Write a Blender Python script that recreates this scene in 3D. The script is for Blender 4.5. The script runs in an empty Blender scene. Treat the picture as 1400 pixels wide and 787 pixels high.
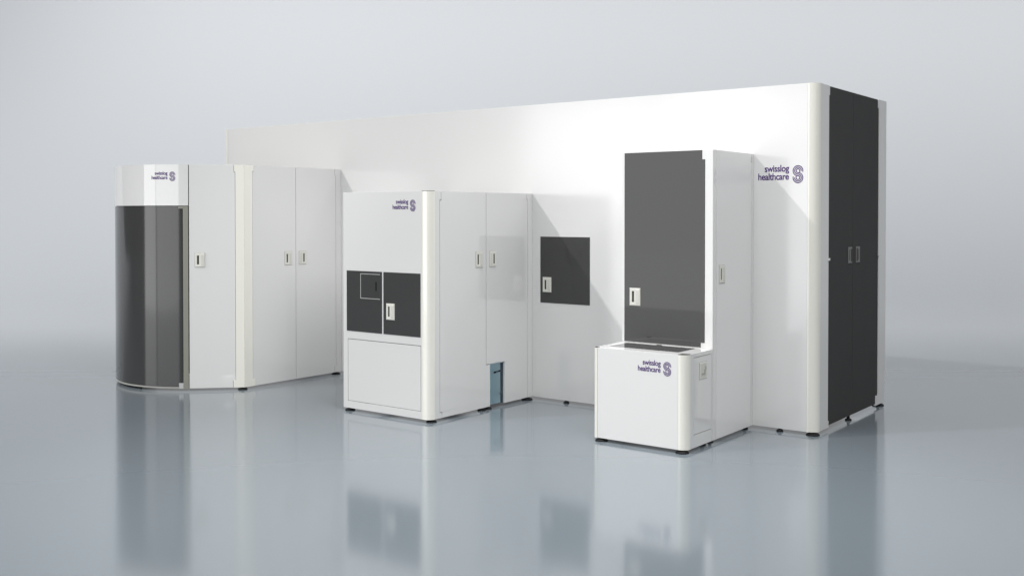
import bpy, bmesh, math
from mathutils import Vector, Matrix

for blk in (bpy.data.objects, bpy.data.meshes):
    for b in list(blk): blk.remove(b)
C = bpy.context.scene.collection
sc = bpy.context.scene

# ------------------------------------------------------------------ materials
def principled(name, col, rough=0.4, spec=0.5, coat=0.0, coat_rough=0.03, coat_ior=1.5, metal=0.0, noise=0.0, nscale=3.0, ior=1.5):
    m = bpy.data.materials.new(name); m.use_nodes = True
    nt = m.node_tree; b = nt.nodes['Principled BSDF']
    b.inputs['Base Color'].default_value = (*col, 1)
    b.inputs['Roughness'].default_value = rough
    b.inputs['IOR'].default_value = ior
    b.inputs['Specular IOR Level'].default_value = spec
    b.inputs['Metallic'].default_value = metal
    b.inputs['Coat Weight'].default_value = coat
    b.inputs['Coat Roughness'].default_value = coat_rough
    b.inputs['Coat IOR'].default_value = coat_ior
    if noise:
        tc = nt.nodes.new('ShaderNodeTexCoord'); n = nt.nodes.new('ShaderNodeTexNoise')
        n.inputs['Scale'].default_value = nscale; n.inputs['Detail'].default_value = 4
        mr = nt.nodes.new('ShaderNodeMapRange')
        mr.inputs['To Min'].default_value = rough - noise; mr.inputs['To Max'].default_value = rough + noise
        nt.links.new(tc.outputs['Object'], n.inputs['Vector'])
        nt.links.new(n.outputs['Fac'], mr.inputs['Value'])
        nt.links.new(mr.outputs['Result'], b.inputs['Roughness'])
    return m

WHITE = principled('white_lacquer', (.645, .645, .64), rough=.5, spec=.3, coat=1.0, coat_rough=.03, coat_ior=1.78, noise=.03)
WALLW = principled('white_wall_lacquer', (.675, .675, .67), rough=.5, spec=.3, coat=1.0, coat_rough=.15, coat_ior=1.95, noise=.03)
POST = principled('cream_post', (.77, .76, .695), rough=.4, spec=.4, coat=1, coat_rough=.06, coat_ior=1.95, noise=.03)
OLIVE = principled('olive_strip', (.22, .22, .185), rough=.45, noise=.03)
CORE = principled('shadow_gap_core', (.06, .06, .06), rough=.8, spec=.1, noise=.03)
DARKG = principled('smoked_glass', (.032, .032, .032), rough=.5, spec=.2, coat=1.0, coat_rough=.03, ior=1.5, noise=.02)
CURVG = principled('curved_smoked_glass', (.024, .024, .024), rough=.5, spec=.2, coat=1.0, coat_rough=.10, coat_ior=1.66, noise=.02)
SATIN = principled('satin_white', (.69, .69, .685), rough=.5, spec=.3, coat=1.0, coat_rough=.30, coat_ior=1.6, noise=.03)
DARKM = principled('smoked_panel_matte', (.045, .045, .045), rough=.6, spec=.12, noise=.03)
PLATE = principled('handle_plate', (.62, .62, .57), rough=.4, spec=.4, noise=.03)
PLATE2 = principled('handle_plate_grey', (.16, .16, .16), rough=.45, spec=.3, noise=.03)
GASKET = principled('plate_gasket', (.34, .34, .32), rough=.6, noise=.03)
SLOT = principled('slot_dark', (.05, .05, .04), rough=.6, spec=.2, noise=.03)
PADDLE = principled('handle_paddle', (.55, .55, .50), rough=.4, noise=.03)
LINE = principled('pale_line', (.42, .42, .42), rough=.5, noise=.03)
RUBBER = principled('black_rubber', (.006, .006, .007), rough=.6, spec=.2, noise=.03)
STEEL = principled('foot_steel', (.35, .36, .37), rough=.3, metal=1.0, noise=.03)
PURPLE = principled('purple_print', (.062, .018, .145), rough=.5, spec=.2, noise=.03)
TEAL = principled('blue_grey_metal', (.74, .88, .94), rough=.35, spec=.5, noise=.03)
TEALD = principled('dark_jamb', (.05, .075, .09), rough=.5, noise=.03)
GL = bpy.data.materials.new('tinted_pane'); GL.use_nodes = True
nt = GL.node_tree; nt.nodes.clear()
o_ = nt.nodes.new('ShaderNodeOutputMaterial'); mx = nt.nodes.new('ShaderNodeMixShader')
tr = nt.nodes.new('ShaderNodeBsdfTransparent'); gs = nt.nodes.new('ShaderNodeBsdfGlossy'); fr = nt.nodes.new('ShaderNodeFresnel')
tr.inputs['Color'].default_value = (.85, .95, .98, 1); gs.inputs['Roughness'].default_value = .03
fr.inputs['IOR'].default_value = 1.5
nt.links.new(fr.outputs[0], mx.inputs[0]); nt.links.new(tr.outputs[0], mx.inputs[1]); nt.links.new(gs.outputs[0], mx.inputs[2])
nt.links.new(mx.outputs[0], o_.inputs[0])

# ------------------------------------------------------------------ helpers
def link(name, bm, mat, parent=None, smooth=False, mats=None):
    me = bpy.data.meshes.new(name)
    bmesh.ops.recalc_face_normals(bm, faces=bm.faces[:])
    bm.to_mesh(me); bm.free()
    for m in (mats or [mat]): me.materials.append(m)
    if smooth:
        for p in me.polygons: p.use_smooth = True
    o = bpy.data.objects.new(name, me); C.objects.link(o)
    if parent is not None: o.parent = parent
    return o

def thing(name, label, cat, loc, group=None):
    o = bpy.data.objects.new(name, None); C.objects.link(o)
    o.location = loc; o['label'] = label; o['category'] = cat
    if group: o['group'] = group
    o.empty_display_size = .2
    return o

class Face:
    """a flat face of a cabinet: u runs along it, z is up, n points out"""
    def __init__(s, origin, udir, ndir):
        s.o = Vector((origin[0], origin[1], 0)); s.u = Vector((udir[0], udir[1], 0)).normalized(); s.n = Vector((ndir[0], ndir[1], 0)).normalized()
    def p(s, u, z, n=0.0): return s.o + s.u*u + s.n*n + Vector((0, 0, z))

def grid_plate(bm, F, rects, holes=(), n0=-.018, n1=0.0, bev=.0012):
    """plate = union of rectangles minus holes, thickness n0..n1, one closed shell"""
    us = sorted({round(v, 5) for r in list(rects)+list(holes) for v in (r[0], r[1])})
    zs = sorted({round(v, 5) for r in list(rects)+list(holes) for v in (r[2], r[3])})
    inside = lambda u, z, R: any(r[0] < u < r[1] and r[2] < z < r[3] for r in R)
    cell = {}
    for i in range(len(us)-1):
        for j in range(len(zs)-1):
            uc, zc = (us[i]+us[i+1])/2, (zs[j]+zs[j+1])/2
            if inside(uc, zc, rects) and not inside(uc, zc, holes): cell[i, j] = 1
    V = {}
    def v(i, j, k):
        if (i, j, k) not in V: V[i, j, k] = bm.verts.new(F.p(us[i], zs[j], (n0, n1)[k]))
        return V[i, j, k]
    for (i, j) in cell:
        bm.faces.new([v(i, j, 1), v(i+1, j, 1), v(i+1, j+1, 1), v(i, j+1, 1)])
        bm.faces.new([v(i, j, 0), v(i, j+1, 0), v(i+1, j+1, 0), v(i+1, j, 0)])
        for (di, dj, a, b) in ((-1, 0, (i, j), (i, j+1)), (1, 0, (i+1, j), (i+1, j+1)), (0, -1, (i, j), (i+1, j)), (0, 1, (i, j+1), (i+1, j+1))):
            if (i+di, j+dj) not in cell:
                bm.faces.new([v(*a, 0), v(*b, 0), v(*b, 1), v(*a, 1)])
    bmesh.ops.recalc_face_normals(bm, faces=bm.faces[:])
    if bev:
        es = [e for e in bm.edges if len(e.link_faces) == 2 and e.calc_face_angle(0) > .5 and all(abs((vv.co-F.o).dot(F.n)-n1) < 1e-4 for vv in e.verts)]
        if es: bmesh.ops.bevel(bm, geom=es, offset=bev, segments=2, profile=.5, affect='EDGES')

def plate(name, F, rects, mat, parent, holes=(), n0=-.018, n1=0.0, bev=.0012):
    bm = bmesh.new()
    if isinstance(rects[0], (int, float)): rects = [rects]
    grid_plate(bm, F, rects, holes, n0, n1, bev)
    return link(name, bm, mat, parent)

def prism(bm, pts, z0, z1, cap=True):
    lo = [bm.verts.new((x, y, z0)) for x, y in pts]; hi = [bm.verts.new((x, y, z1)) for x, y in pts]
    n = len(pts)
    for i in range(n): bm.faces.new([lo[i], lo[(i+1) % n], hi[(i+1) % n], hi[i]])
    if cap: bm.faces.new(hi); bm.faces.new(lo[::-1])

def smooth_by_angle(o, ang=35):
    me = o.data
    bm = bmesh.new(); bm.from_mesh(me)
    for f in bm.faces: f.smooth = True
    for e in bm.edges:
        if len(e.link_faces) == 2 and e.calc_face_angle(0) > math.radians(ang): e.smooth = False
    bm.to_mesh(me); bm.free()

def rounded_post(name, corner, r, ext, z0, z1, parent, sx=-1, sy=1, proud=.002, cap=True, mat=None, exty=None):
    """quarter-round post at a cabinet corner; sx/sy point from the corner into the cabinet"""
    exty = ext if exty is None else exty
    cx, cy = corner[0]+sx*r, corner[1]+sy*r
    pts = []
    R = r+proud
    th = .02
    arc = []
    for k in range(17):
        a = math.radians(90*k/16)
        arc.append((cx - sx*R*math.sin(a), cy - sy*R*math.cos(a)))
    outer = [(cx+sx*ext, cy-sy*R)] + arc + [(cx-sx*R, cy+sy*exty)]
    inner = [(cx-sx*(R-th), cy+sy*exty), (cx+sx*ext, cy+sy*exty), (cx+sx*ext, cy-sy*(R-th))]
    inner[1] = (cx+sx*(ext+.001), cy+sy*(exty+.001))
    bm = bmesh.new(); prism(bm, outer+inner, z0, z1)
    o = link(name, bm, mat or POST, parent); smooth_by_angle(o)
    if cap:
        bm = bmesh.new(); ins = .004
        pts = [(px+sx*ins*.7, py+sy*ins*.7) for px, py in outer] + inner
        prism(bm, pts, z1+.0005, z1+.004)
        c = link('post_cap', bm, CORE, o)
    return o

def boxes_on(name, F, items, parent):
    """several small plates in one mesh: items = (u0, u1, z0, z1, n0, n1, bevel, material)"""
    bm = bmesh.new(); mats = []
    for (u0, u1, z0, z1, n0, n1, bev, mat, *hole) in items:
        if mat not in mats: mats.append(mat)
        before = set(bm.faces)
        b2 = bmesh.new(); grid_plate(b2, F, [(u0, u1, z0, z1)], hole, n0, n1, bev)
        vm = {v: bm.verts.new(v.co) for v in b2.verts}
        for f in b2.faces:
            nf = bm.faces.new([vm[v] for v in f.verts]); nf.material_index = mats.index(mat)
        b2.free()
    return link(name, bm, None, parent, mats=mats)

def handle(F, uc, zc, parent, w=.088, h=.128, n=0.0, plate_mat=None, mirror=1):
    pm = plate_mat or PLATE
    s0, s1 = uc-.016*mirror-.009, uc-.016*mirror+.009
    q0, q1 = sorted((uc+.010*mirror, uc+.036*mirror))
    return boxes_on('handle', F, [
        (uc-w/2-.003, uc+w/2+.003, zc-h/2-.003, zc+h/2+.003, n+.0003, n+.0012, 0, GASKET if plate_mat is None else SLOT),
        (uc-w/2, uc+w/2, zc-h/2, zc+h/2, n+.0010, n+.006, .003, pm, (s0, s1, zc-.041, zc+.041)),
        (s0-.001, s1+.001, zc-.042, zc+.042, n+.0013, n+.0020, 0, SLOT),
        (q0, q1, zc-.050, zc+.050, n+.005, n+.0085, .002, PADDLE if plate_mat is None else SLOT)], parent)

def foot(x, y, parent, r=.042, small=False, z1=.06):
    bm = bmesh.new()
    r = .026 if small else r
    prof = [(0.001, 0), (r, 0), (r, .006), (r*.82, .013), (r*.42, .018), (.012, .019), (.012, .024), (.010, z1)]
    N = 24; rings = []
    for (rr, z) in prof:
        rings.append([bm.verts.new((x+rr*math.cos(2*math.pi*k/N), y+rr*math.sin(2*math.pi*k/N), z+.0005)) for k in range(N)])
    for a, b in zip(rings, rings[1:]):
        for k in range(N): bm.faces.new([a[k], a[(k+1) % N], b[(k+1) % N], b[k]])
    bm.faces.new(rings[0][::-1]); bm.faces.new(rings[-1])
    o = link('foot', bm, RUBBER, parent); smooth_by_angle(o, 50)
    return o

def place_under(root):
    bpy.context.view_layer.update()
    inv = Matrix.Translation(root.location).inverted()
    for ch in [o for o in bpy.data.objects if o.parent == root]:
        ch.data.transform(inv) if False else None
        ch.location = -Vector(root.location)

# --- the printed emblem and lettering
_font_cache = {}
def text_mesh(body):
    if body in _font_cache: return _font_cache[body]
    cu = bpy.data.curves.new('lettering', 'FONT'); cu.body = body
    cu.align_x = 'RIGHT'; cu.size = 1.0; cu.space_line = .86; cu.space_character = .95
    cu.offset = .018; cu.resolution_u = 6
    to = bpy.data.objects.new('tmp_text', cu); C.objects.link(to)
    bpy.context.view_layer.update()
    dg = bpy.context.evaluated_depsgraph_get()
    me = bpy.data.meshes.new_from_object(to.evaluated_get(dg))
    vs = [v.co.copy() for v in me.vertices]; fs = [tuple(p.vertices) for p in me.polygons]
    bpy.data.objects.remove(to); bpy.data.curves.remove(cu); bpy.data.meshes.remove(me)
    _font_cache[body] = (vs, fs); return vs, fs

def logo(mapf, parent, scale=1.0):
    """mapf(a, b) -> world point; a to the right, b up, metres from the emblem centre; printed on the panel"""
    bm = bmesh.new()
    vs, fs = text_mesh('swisslog\nhealthcare')
    x0 = min(v.x for v in vs); x1 = max(v.x for v in vs); y0 = min(v.y for v in vs); y1 = max(v.y for v in vs)
    W, Hh = .244*scale, .112*scale
    sx, sy = W/(x1-x0), Hh/(y1-y0)
    bv = [bm.verts.new(mapf(-.068*scale-(x1-v.x)*sx, -.040*scale+(v.y-y0)*sy)) for v in vs]
    for f in fs:
        try: bm.faces.new([bv[i] for i in f])
        except ValueError: pass
    lt = link('lettering', bm, PURPLE, parent)
    bm = bmesh.new()
    c = .0265; w = .0034
    for ru, rl in ((.0385, .0145), (.0265, .0265), (.0145, .0385)):
        path = []
        ext = {.0385: -14, .0265: -4, .0145: 0}
        if ru == .0145: path.append((ru, c-.012, 1, 0))
        for k in range(33):
            a = math.radians(ext[ru]+(270-ext[ru])*k/32); path.append((ru*math.cos(a), c+ru*math.sin(a), math.cos(a), math.sin(a)))
        for k in range(1, 33):
            a = math.radians(90-(270-ext[rl])*k/32); path.append((rl*math.cos(a), -c+rl*math.sin(a), -math.cos(a), -math.sin(a)))
        if rl == .0145: path.append((-rl, -c+.012, 1, 0))
        prev = None
        for (x, y, nx, ny) in path:
            a = bm.verts.new(mapf((x-nx*w)*scale*.97, (y-ny*w)*scale*.97)); b = bm.verts.new(mapf((x+nx*w)*scale*.97, (y+ny*w)*scale*.97))
            if prev: bm.faces.new([prev[0], prev[1], b, a])
            prev = (a, b)
    link('emblem', bm, PURPLE, parent)

G = .025
BZ = .16
# ================================================================== tall storage cabinet
AX0, AD, AH = -6.8655, 1.62, 2.6
A = thing('storage_cabinet', 'tallest and longest white cabinet behind the others, dark double doors on its right end', 'cabinet', (AX0/2, AD/2, 0))
bm = bmesh.new(); ins = .016
prism(bm, [(AX0+ins, ins), (-.075, ins), (-.03, .06), (-ins, .075), (-ins, AD-ins), (AX0+ins, AD-ins)], BZ, AH-.004)
link('body', bm, CORE, A)
FA = Face((0, 0), (1, 0), (0, -1))
fp = plate('front_panel', FA, (AX0+.034, -.0735, G, AH), WALLW, A)
plate('edge_strip', FA, (AX0, AX0+.030, G, AH), POST, A, n0=-.02, n1=.001)
rounded_post('corner_post', (0, 0), .066, .006, G, AH, A, cap=False)
# top, left and rear covers
bm = bmesh.new(); prism(bm, [(AX0+.002, .0185), (-.07, .0185), (-.022, .06), (-.0185, AD-.022), (AX0+.002, AD-.022)], AH-.0035, AH-.0005); link('top_panel', bm, WHITE, A)
FB = Face((0, AD), (-1, 0), (0, 1)); plate('back_panel', FB, (0.0, -AX0, .20, AH), WHITE, A)
FLt = Face((AX0, 0), (0, 1), (-1, 0)); plate('end_panel', FLt, (.02, AD-.02, .20, AH), WHITE, A)
FS = Face((0, 0), (0, 1), (1, 0))     # u = y
plate('side_frame', FS, [(.0735, .242, G, AH), (.2415, .258, 2.528, AH), (.2415, .258, G, .075)], WHITE, A)
plate('side_frame', FS, [(1.425, AD-.019, G, AH), (1.403, 1.4255, 2.528, AH), (1.37, 1.4255, G, .105)], WHITE, A)
d1 = plate('door', FS, [(.246, .789, .08, 2.524), (.262, .789, 2.52, AH-.002), (.262, .789, .04, .085)], DARKM, A, n1=-.004)
d2 = plate('door', FS, [(.794, 1.421, .11, 2.524), (.794, 1.399, 2.52, AH-.002), (.794, 1.366, .04, .115)], DARKM, A, n1=-.004)
for d in (d1, d2): d['label'] = 'tall dark smoked door'
handle(FS, .722, 1.312, d1, n=-.004, plate_mat=PLATE2)
handle(FS, .905, 1.312, d2, n=-.004, plate_mat=PLATE2, mirror=-1)
for yy in (.238, 1.415):
    plate('stud', FS, (yy-.012, yy+.012, 1.285, 1.305), WHITE, A, n0=0.0005, n1=.012, bev=.004)
wd = plate('window_door', FA, (-2.489, -1.974, .861, 1.440), DARKG, A, n0=.0005, n1=.003)
wd['label'] = 'square dark hatch with a pale handle'
handle(FA, -2.416, 1.020, wd, n=.003)
logo(lambda a, b: FA.p(-.146+a, 1.931+b, .0012), fp)
foot(-.038, .036, A, r=.050); foot(-.286, .016, A, small=True); foot(-2.224, .016, A, small=True)
foot(-.018, .745, A, small=True); foot(-.036, 1.54, A, r=.05); foot(-6.8, .06, A); foot(-6.8, 1.55, A)
foot(-4.4, .03, A, small=True)

# ================================================================== rounded cabinet on the left
DX, DY, DH = -5.0, -1.2295, 2.0958
D = thing('rounded_cabinet', 'white cabinet at the far left with a curved dark sliding front below a white band', 'cabinet', (-5.9, -.9, 0))
s = math.sqrt(.5)
T = (DX-.498*s, DY-.498*s); RR = .832
cx, cy = T[0]-RR*s, T[1]+RR*s
LX = cx-RR
def arc(r, a0, a1, n): return [(cx+r*math.cos(math.radians(a0+(a1-a0)*k/n)), cy+r*math.sin(math.radians(a0+(a1-a0)*k/n))) for k in range(n+1)]
def outline(d):
    return [(DX-d, -.003), (DX-d, DY+d*.414), (T[0]-d*s, T[1]+d*s)] + arc(RR-d, -46, -180, 60) + [(LX+d, -.003)]
bm = bmesh.new(); prism(bm, outline(.020), BZ, DH-.004); o = link('body', bm, CORE, D); smooth_by_angle(o, 20)
bm = bmesh.new(); prism(bm, outline(.0205), DH-.0035, DH-.0005); link('top_panel', bm, WHITE, D)
def curved(name, a0, a1, z0, z1, mat, r1, r0, n=64, extra=None, parent=D):
    bm = bmesh.new()
    prism(bm, arc(r1, a0, a1, n)+arc(r0, a1, a0, n), z0, z1)
    o = link(name, bm, mat, parent); smooth_by_angle(o, 20); return o
band = curved('curved_band', -45.35, -180, 1.716, DH, WHITE, RR, RR-.018)
curved('curved_door', -49.0, -180, .045, 1.711, CURVG, RR-.006, RR-.018)
bm = bmesh.new()
prism(bm, arc(RR-.001, -45.5, -48.7, 6)+arc(RR-.018, -48.7, -45.5, 6), G, 1.711)
st = link('door_edge_strip', bm, OLIVE, D); smooth_by_angle(st, 20)
for z0, z1 in ((1.688, 1.7105), (G, .075)):
    bm = bmesh.new(); prism(bm, arc(RR+.001, -48.72, -51.5, 4)+arc(RR-.005, -51.5, -48.72, 4), z0, z1); link('bracket', bm, OLIVE if z0 > 1 else LINE, D)
curved('base_ring', -49.0, -180, G, .041, GASKET, RR-.012, RR-.03)
FC = Face((DX, DY), (-1, -1), (1, -1))  # chamfer: u from the corner towards the curve
ch = plate('angled_door', FC, [(.0815, .4955, .09, 2.026), (.0935, .4955, 2.02, DH), (.105, .4955, G, .095)], WHITE, D)
handle(FC, .400, 1.213, ch, w=.088, h=.13, mirror=-1)
FD = Face((DX, 0), (0, 1), (1, 0))
da = plate('side_door', FD, [(-1.131, -.6065, .09, 2.036), (-1.112, -.6065, 2.03, DH), (-1.10, -.6065, G, .095)], WHITE, D)
db = plate('side_door', FD, [(-.6015, -.0755, .09, 2.036), (-.6015, -.090, 2.03, DH), (-.6015, -.095, G, .095)], WHITE, D)
handle(FD, -.70, 1.210, da); handle(FD, -.52, 1.210, db, mirror=-1)
plate('rear_frame', FD, [(-.0705, -.002, .09, 2.03), (-.085, -.002, 2.0295, DH), (-.090, -.002, G, .091)], WHITE, D)
# sharp corner post with two flanges
bm = bmesh.new()
def flange(F, rects, n1=.0015): grid_plate(bm, F, rects, (), -.018, n1, 0)
grid_plate(bm, FC, [(.0006, .0785, .0942, 2.03), (.0006, .0905, 2.0295, DH), (.0006, .101, G, .0945)], (), -.018, .0015, 0)
po = link('corner_post', bm, POST, D)
bm = bmesh.new(); grid_plate(bm, FD, [(DY+.0006, -1.135, .0942, 2.04), (DY+.0006, -1.116, 2.0395, DH), (DY+.0006, -1.104, G, .0945)], (), -.018, .0015, 0)
link('post_flange', bm, POST, po)
# print on the curved band
ta = math.radians(-55.2)
def map_band(a, b):
    ang = ta + a/RR
    return Vector((cx+(RR+.0012)*math.cos(ang), cy+(RR+.0012)*math.sin(ang), 1.985+b))
logo(map_band, band, .66)
FDl = Face((LX, 0), (0, -1), (-1, 0)); plate('end_panel', FDl, (.003, -cy-.002, .20, DH), WHITE, D)
foot(DX-.035, DY+.005, D, r=.045); foot(DX-.03, -.05, D, r=.045); foot(cx, cy-RR+.12, D, small=True); foot(LX+.08, -.2, D, r=.045)

# ================================================================== middle cabinet
X0, X1, YF, CH = -3.5415, -2.5764, -1.3624, 1.8168
M = thing('dispensing_cabinet', 'white cabinet with two dark front hatches and a blue glass gap low in one side', 'cabinet', ((X0+X1)/2, YF/2, 0))
bm = bmesh.new()
i_ = .020
# core, with an alcove on the right side for the glass gap
prism(bm, [(X0+i_, -.003), (X1-i_, -.003), (X1-i_, -.404), (X1-i_, -.606), (X1-i_, YF+.06), (X1-.07, YF+i_), (X0+i_, YF+i_)], .379, CH-.004)
link('body', bm, CORE, M)
bm = bmesh.new()
prism(bm, [(X0+i_, -.404+.006), (X1-i_, -.404+.006), (X1-i_, -.003), (X0+i_, -.003)], BZ, .3785)
prism(bm, [(X0+i_, YF+i_), (X1-.07, YF+i_), (X1-i_, YF+.06), (X1-i_, -.606-.006), (X0+i_, -.606-.006)], BZ, .3785)
prism(bm, [(X0+i_, -.611), (X1-.06, -.611), (X1-.06, -.399), (X0+i_, -.399)], BZ, .3785)
link('lower_body', bm, CORE, M)
bm = bmesh.new(); prism(bm, [(X0+.018, -.003), (X1-.019, -.003), (X1-.019, YF+.055), (X1-.055, YF+.019), (X0+.018, YF+.019)], CH-.0035, CH-.0005); link('top_panel', bm, WHITE, M)
FM = Face((0, YF), (1, 0), (0, -1))
XP = X1-.084
mf = plate('front_panel', FM, (X0, XP-.001, G, CH), WHITE, M, holes=[(-3.490, -2.672, .084, .603)])
plate('lower_panel', FM, (-3.4855, -2.6765, .0885, .5985), WHITE, M, n1=-.0005)
hl = plate('hatch', FM, (-3.499, -3.0935, .668, 1.169), DARKG, M, n0=.0005, n1=.0035)
hr = plate('hatch', FM, (-3.0765, -2.675, .668, 1.169), DARKG, M, n0=.0005, n1=.0035)
hl['label'] = 'left dark hatch with a thin pale outline of a small flap'; hr['label'] = 'right dark hatch with a pale handle'
ol = plate('outline', FM, [(-3.3365, -3.3315, .944, 1.149), (-3.3365, -3.113, 1.1445, 1.149), (-3.3365, -3.113, .944, .9485)], LINE, hl, n0=.0037, n1=.0048, bev=0)
plate('slot', FM, (-3.166, -3.150, 1.012, 1.084), RUBBER, hl, n0=.0037, n1=.0048, bev=0)
handle(FM, -2.996, .852, hr, n=.0035)
rounded_post('corner_post', (X1, YF), .055, .028, G, CH-.002, M, exty=.001)
FMS = Face((X1, 0), (0, 1), (1, 0))
plate('side_frame', FMS, [(YF+.0575, -1.248, .067, 1.749), (YF+.0575, -1.231, 1.7489, CH), (YF+.0575, -1.222, G, .0671)], WHITE, M)
sd1 = plate('side_door', FMS, [(-1.244, -.6605, .071, 1.745), (-1.227, -.6605, 1.7449, CH), (-1.218, -.6605, G, .0711), (-.661, -.606, G, .377)], WHITE, M)
sd2 = plate('side_door', FMS, [(-.656, -.075, .381, 1.763), (-.656, -.088, 1.7629, CH), (-.404, -.075, G, .3811)], WHITE, M)
handle(FMS, -.752, 1.262, sd1); handle(FMS, -.572, 1.262, sd2, mirror=-1)
plate('rear_frame', FMS, [(-.070, -.002, G, 1.767), (-.084, -.002, 1.7669, CH)], WHITE, M)
FML = Face((X0, 0), (0, -1), (-1, 0)); plate('end_panel', FML, (.003, -YF-.019, .12, CH), WHITE, M)
# glass gap: liner, pane, latch, knob
bm = bmesh.new()
def box(bm, x0, x1, y0, y1, z0, z1): prism(bm, [(x0, y0), (x1, y0), (x1, y1), (x0, y1)], z0, z1)
box(bm, X1-.053, X1-.046, -.606, -.404, G, .372)
box(bm, X1-.0455, X1-.030, -.612, -.6065, G, .372)
box(bm, X1-.0455, X1-.020, -.6062, -.4092, .372, .378)
link('alcove_liner', bm, TEAL, M)
bm = bmesh.new(); box(bm, X1-.0455, X1-.019, -.409, -.4045, G, .371); link('jamb', bm, TEALD, M)
bm = bmesh.new(); bm.faces.new([bm.verts.new((X1-.0165, yy, zz)) for yy, zz in ((-.6055, .03), (-.432, .03), (-.432, .3705), (-.6055, .3705))]); pane = link('glass_pane', bm, GL, M)
plate('latch', FMS, [(-.536, -.452, .298, .307), (-.536, -.512, .293, .3005), (-.470, -.452, .303, .312)], RUBBER, pane, n0=-.0162, n1=-.008, bev=0)
bm = bmesh.new()
for k in range(1):
    vs_ = [bm.verts.new((X1-.008, -.443+.010*math.cos(2*math.pi*j/16), .113+.010*math.sin(2*math.pi*j/16))) for j in range(16)]
    f = bm.faces.new(vs_); r_ = bmesh.ops.extrude_face_region(bm, geom=[f]); bmesh.ops.translate(bm, verts=[g for g in r_['geom'] if isinstance(g, bmesh.types.BMVert)], vec=(-.009, 0, 0))
link('knob', bm, TEALD, pane)
logo(lambda a, b: FM.p(-2.756+a, 1.703+b, .0012), mf, .70)
foot(X1-.035, YF+.055, M, r=.042); foot(X0+.05, YF+.028, M, r=.042); foot(X1-.025, -.69, M, r=.036); foot(X1-.025, -.61, M, r=.036); foot(X1-.02, -.055, M, r=.05); foot(X0+.07, -.07, M)

# ================================================================== tower
TX0, TX1, TY, TH = -1.243, -.4962, -.6907, 2.0925
Tw = thing('tower_cabinet', 'tall narrow white cabinet with one tall dark door, standing behind the low box', 'cabinet', ((TX0+TX1)/2, TY/2, 0))
bm = bmesh.new(); prism(bm, [(TX0+i_, -.003), (TX1-i_, -.003), (TX1-i_, TY+i_), (TX0+i_, TY+i_)], BZ, TH-.004); link('body', bm, CORE, Tw)
bm = bmesh.new(); prism(bm, [(TX0+.019, -.003), (TX1-.019, -.003), (TX1-.019, TY+.019), (TX0+.019, TY+.019)], TH-.0035, TH-.0005); link('top_panel', bm, WHITE, Tw)
FT = Face((0, TY), (1, 0), (0, -1))
plate('front_panel', FT, (TX0, TX1-.002, G, TH), WHITE, Tw)
td = plate('front_door', FT, [(-1.221, -.559, .717, 2.025), (-1.221, -.582, 2.0249, TH-.001), (-1.221, -.590, .683, .7171)], DARKG, Tw, n0=.0005, n1=.004)
handle(FT, -1.128, 1.019, td, n=.004)
FTS = Face((TX1, 0), (0, 1), (1, 0))
plate('side_frame', FTS, (TY+.001, -.680, G, TH), WHITE, Tw)
plate('side_frame', FTS, (-.6765, -.633, G, TH), WHITE, Tw)
sd = plate('side_door', FTS, (-.629, -.045, G, TH), SATIN, Tw)
handle(FTS, -.545, 1.203, sd)
plate('rear_frame', FTS, (-.041, -.002, G, TH), WHITE, Tw)
plate('hinge', FTS, [(-.052, -.034, 2.030, 2.036), (-.038, -.034, 2.036, 2.070)], LINE, Tw, n0=.0005, n1=.002, bev=0)
FTL = Face((TX0, 0), (0, -1), (-1, 0)); plate('end_panel', FTL, (.003, -TY-.019, .20, TH), WHITE, Tw)
foot(TX1-.045, -.05, Tw, small=True); foot(TX0+.06, -.06, Tw); foot(TX1-.06, TY+.08, Tw, small=True); foot(TX0+.06, TY+.08, Tw)

# ================================================================== low box in front of the tower
LX0, LX1, LY, LH = -1.240, -.4962, -1.0929, .6764
YB_ = TY-.0045
L = thing('low_cabinet', 'low white box with a dark glass top, standing in front of the narrow tall cabinet', 'cabinet', ((LX0+LX1)/2, (LY+TY)/2, 0))
bm = bmesh.new(); prism(bm, [(LX0+i_, YB_), (LX1-i_, YB_), (LX1-i_, LY+.06), (LX1-.06, LY+i_), (LX0+.04, LY+i_), (LX0+i_, LY+.04)], BZ, LH-.006); link('body', bm, CORE, L)
FLf = Face((0, LY), (1, 0), (0, -1))
lf = plate('front_panel', FLf, (LX0+.032, LX1-.062, G, LH), WHITE, L)
rounded_post('corner_post', (LX1, LY), .052, .008, G, LH-.002, L)
rounded_post('corner_post', (LX0, LY), .024, .006, G, LH-.002, L, sx=1)
FLS = Face((LX1, 0), (0, 1), (1, 0))
plate('side_frame', FLS, (LY+.0615, -.7005, G, LH), WHITE, L, holes=[(-.980, -.710, .112, .648)])
sp = plate('side_panel', FLS, (-.9765, -.7135, .1155, .6445), WHITE, L, n1=-.0005)
hp = boxes_on('handle', FLS, [(-.900, -.780, .485, .605, .0000, .001, 0, GASKET), (-.897, -.783, .488, .602, .0006, .005, .002, PLATE),
    (-.884, -.797, .500, .592, .0051, .0056, 0, PADDLE), (-.872, -.822, .516, .528, .0057, .0085, .002, GASKET),
    (-.834, -.818, .522, .552, .0058, .0090, .002, GASKET), (-.822, -.804, .546, .574, .0057, .0085, .002, GASKET)], sp)
FLL = Face((LX0, 0), (0, -1), (-1, 0)); plate('end_panel', FLL, (.6965, -LY-.031, G, LH), WHITE, L)
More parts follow.
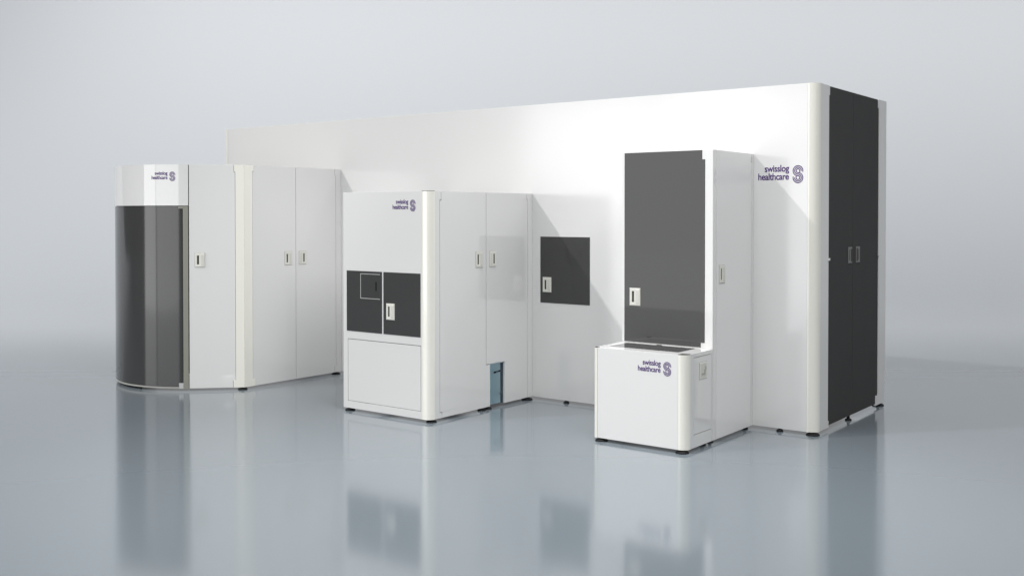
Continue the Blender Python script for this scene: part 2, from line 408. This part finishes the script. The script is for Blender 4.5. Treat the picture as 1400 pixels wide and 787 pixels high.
# top: white rim around a dark glass lid
class Top:
    def __init__(s, z): s.z = z; s.o = Vector((0, 0, z)); s.n = Vector((0, 0, 1))
    def p(s, u, v, n=0): return Vector((u, v, s.z+n))
FTop = Top(LH)
bm = bmesh.new(); grid_plate(bm, FTop, [(LX0+.03, LX1-.03, LY+.0185, YB_-.0), (LX0+.001, LX1-.019, LY+.062, YB_-.0)], [(-1.176, -.612, -.982, -.722)], -.006, -.0005, .001)
link('top_rim', bm, WHITE, L)
bm = bmesh.new(); grid_plate(bm, FTop, [(-1.1745, -.6135, -.9805, -.7235)], (), -.006, .0004, .001); lid = link('glass_lid', bm, DARKG, L)
bm = bmesh.new(); grid_plate(bm, FTop, [(-.93, -.89, -.7215, -.716)], (), -.0004, .003, .0); link('lid_catch', bm, CORE, lid)
logo(lambda a, b: FLf.p(-.641+a, .570+b, .0012), lf, .74)
foot(LX1-.045, LY+.03, L, r=.046); foot(LX0+.05, LY+.03, L, r=.046)
foot(LX0+.055, TY-.06, L); foot(LX1-.055, TY-.05, L, small=True)

for r in (A, D, M, Tw, L): place_under(r)

# ================================================================== studio
CAM = Vector((2.7605, -7.3756, 1.6270)); YAW = .646277; PITCH = -.014869; FPX = 1406.936; PPY = 315.139
fwd = Vector((-math.sin(YAW), math.cos(YAW), 0)); rt = Vector((math.cos(YAW), math.sin(YAW), 0))
def w(a, b, z): return CAM*Vector((1, 1, 0)) if False else Vector((CAM.x, CAM.y, 0))+rt*a+fwd*b+Vector((0, 0, z))

def studio_mat(name):
    """glossy grey-blue floor vinyl that runs out into matt backdrop paper some way behind the cabinets"""
    m = principled(name, FLO, rough=.13, spec=.5, ior=2.25)
    nt = m.node_tree; b = nt.nodes['Principled BSDF']; N = nt.nodes.new; K = nt.links.new
    tc = N('ShaderNodeTexCoord'); n = N('ShaderNodeTexNoise'); n.inputs['Scale'].default_value = .6; n.inputs['Detail'].default_value = 3
    K(tc.outputs['Object'], n.inputs['Vector'])
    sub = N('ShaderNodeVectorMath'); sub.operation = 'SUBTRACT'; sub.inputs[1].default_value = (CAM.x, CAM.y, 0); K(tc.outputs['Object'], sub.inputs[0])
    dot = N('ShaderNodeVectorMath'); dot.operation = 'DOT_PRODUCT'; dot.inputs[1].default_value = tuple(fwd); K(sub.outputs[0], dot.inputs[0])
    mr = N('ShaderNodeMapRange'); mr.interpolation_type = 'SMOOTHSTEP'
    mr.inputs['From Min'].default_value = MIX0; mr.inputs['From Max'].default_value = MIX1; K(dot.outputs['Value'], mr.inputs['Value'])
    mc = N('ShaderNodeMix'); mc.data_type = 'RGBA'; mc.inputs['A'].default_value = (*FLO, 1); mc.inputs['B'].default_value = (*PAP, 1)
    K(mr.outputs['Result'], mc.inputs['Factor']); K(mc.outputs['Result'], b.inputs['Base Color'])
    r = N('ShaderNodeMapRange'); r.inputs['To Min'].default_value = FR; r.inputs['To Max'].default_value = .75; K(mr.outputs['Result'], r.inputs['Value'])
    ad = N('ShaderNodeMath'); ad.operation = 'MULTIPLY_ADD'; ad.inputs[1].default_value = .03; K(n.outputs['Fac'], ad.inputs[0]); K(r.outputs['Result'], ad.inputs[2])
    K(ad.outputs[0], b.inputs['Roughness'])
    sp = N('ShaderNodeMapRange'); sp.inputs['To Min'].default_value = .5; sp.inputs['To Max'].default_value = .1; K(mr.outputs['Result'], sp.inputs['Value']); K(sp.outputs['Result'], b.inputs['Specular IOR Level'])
    return m
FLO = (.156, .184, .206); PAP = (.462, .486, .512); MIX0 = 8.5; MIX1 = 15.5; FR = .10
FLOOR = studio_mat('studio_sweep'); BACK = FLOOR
B0 = 15.0; RC = 7.0; HALF = 34.0
bm = bmesh.new()
q = [bm.verts.new(w(-HALF, -14, 0)), bm.verts.new(w(HALF, -14, 0)), bm.verts.new(w(HALF, B0, 0)), bm.verts.new(w(-HALF, B0, 0))]
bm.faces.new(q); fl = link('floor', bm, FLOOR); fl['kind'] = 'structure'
bm = bmesh.new(); prof = []
for k in range(41):
    a = math.radians(90*k/40); prof.append((B0+RC*math.sin(a), RC*(1-math.cos(a))))
prof.append((B0+RC, 16.0))
rows = [[bm.verts.new(w(s_*HALF, b_, z_)) for s_ in (-1, 1)] for b_, z_ in prof]
for r0, r1 in zip(rows, rows[1:]): bm.faces.new([r0[0], r0[1], r1[1], r1[0]])
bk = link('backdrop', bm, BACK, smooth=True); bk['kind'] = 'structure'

# ------------------------------------------------------------------ light
wl = bpy.data.worlds.new('World'); sc.world = wl; wl.use_nodes = True
nt = wl.node_tree; bg = nt.nodes['Background']
tcw = nt.nodes.new('ShaderNodeTexCoord'); sxyz = nt.nodes.new('ShaderNodeSeparateXYZ'); rmp = nt.nodes.new('ShaderNodeValToRGB')
nt.links.new(tcw.outputs['Generated'], sxyz.inputs[0]); nt.links.new(sxyz.outputs['Z'], rmp.inputs[0]); nt.links.new(rmp.outputs[0], bg.inputs['Color'])
e = rmp.color_ramp.elements; e[0].position = .12; e[0].color = (.10, .10, .10, 1); e[1].position = .55; e[1].color = (.98, .98, .985, 1)
bg.inputs['Strength'].default_value = .93

def area(name, loc, target, sx, sy, power, col=(1, 1, 1), shape='RECTANGLE', spread=None):
    l = bpy.data.lights.new(name, 'AREA'); l.shape = shape; l.size = sx; l.size_y = sy; l.energy = power; l.color = col
    if spread: l.spread = math.radians(spread)
    o = bpy.data.objects.new(name, l); C.objects.link(o); o.location = loc
    d = (Vector(target)-Vector(loc)); o.rotation_euler = d.to_track_quat('-Z', 'Y').to_euler()
    return o
KD = Vector((-.6, -.8, .76)).normalized()
kl = Vector((-2.5, -.5, 1.0))+KD*48
area('key_lamp', kl, (-2.5, -.5, 1.0), 1.0, 1.0, 9800, (1, .99, .97), 'DISK')
YS = -9.9
def softbox(name, x0, x1, z0, z1, rad):
    a = (x1-x0)*(z1-z0)
    return area(name, ((x0+x1)/2, YS, (z0+z1)/2), ((x0+x1)/2, 0, (z0+z1)/2), x1-x0, z1-z0, rad*a*math.pi)
softbox('softbox_left', -9.9, -6.97, 0.0, 4.1, 2.6)
softbox('softbox_right', -6.8, -2.0, 0.0, 4.1, 1.9)
area('backdrop_lamp', w(5, 16.5, 9.5), w(5, 22, 5.9), 30, 1.2, 540, (1, .968, .94), spread=110)
def spot(name, loc, target, power, cone, radius, blend=1.0):
    l = bpy.data.lights.new(name, 'SPOT'); l.energy = power; l.spot_size = math.radians(cone); l.spot_blend = blend; l.shadow_soft_size = radius
    o = bpy.data.objects.new(name, l); C.objects.link(o); o.location = loc
    o.rotation_euler = (Vector(target)-Vector(loc)).to_track_quat('-Z', 'Y').to_euler(); return o
spot('floor_spot', (-.9, -1.8, 8.5), (-.9, -2.5, 0), 2100, 50, .5)
spot('side_fill_spot', (1.0, -5.2, 8.5), (-5.1, -.8, 1.0), 1400, 19, .3)  # added fill, aimed to lift the rounded cabinet's side doors
spot('overhead_spot', (2.6, -3.9, 6.2), (-2.0, -.8, .9), 990, 84, 1.3)

def under(name, x0, x1, y0, y1, z=.14, rad=.40):  # weak unseen fill lights, added to brighten the gap beneath the cabinets
    area(name, ((x0+x1)/2, (y0+y1)/2, z), ((x0+x1)/2, (y0+y1)/2, 0), x1-x0, y1-y0, rad*(x1-x0)*(y1-y0)*math.pi).rotation_euler = (0, 0, 0)
under('under_gap_fill', AX0+.05, -.05, .05, AD-.05)
under('under_gap_fill', LX+.25, DX-.06, DY-.15, -.05)
under('under_gap_fill', X0+.06, X1-.07, YF+.06, -.62)
under('under_gap_fill', X0+.06, X1-.07, -.39, -.04)
under('under_gap_fill', TX0+.05, TX1-.06, LY+.05, -.04)
# ------------------------------------------------------------------ camera
cd = bpy.data.cameras.new('camera'); cam = bpy.data.objects.new('camera', cd); C.objects.link(cam); sc.camera = cam
cd.sensor_fit = 'HORIZONTAL'; cd.sensor_width = 36; cd.lens = 36*FPX/1400
cd.shift_x = 0; cd.shift_y = -(393.5-PPY)/1400
cd.clip_end = 300; cd.clip_start = .05
f = Vector((-math.sin(YAW)*math.cos(PITCH), math.cos(YAW)*math.cos(PITCH), math.sin(PITCH)))
cam.location = CAM; cam.rotation_euler = f.to_track_quat('-Z', 'Y').to_euler()
sc.view_settings.view_transform = 'Standard'; sc.view_settings.look = 'None'; sc.view_settings.exposure = 0; sc.view_settings.gamma = 1
sc.render.engine = 'CYCLES'
sc.cycles.max_bounces = 10; sc.cycles.glossy_bounces = 6; sc.cycles.diffuse_bounces = 5; sc.cycles.transparent_max_bounces = 12
sc.cycles.use_denoising = True
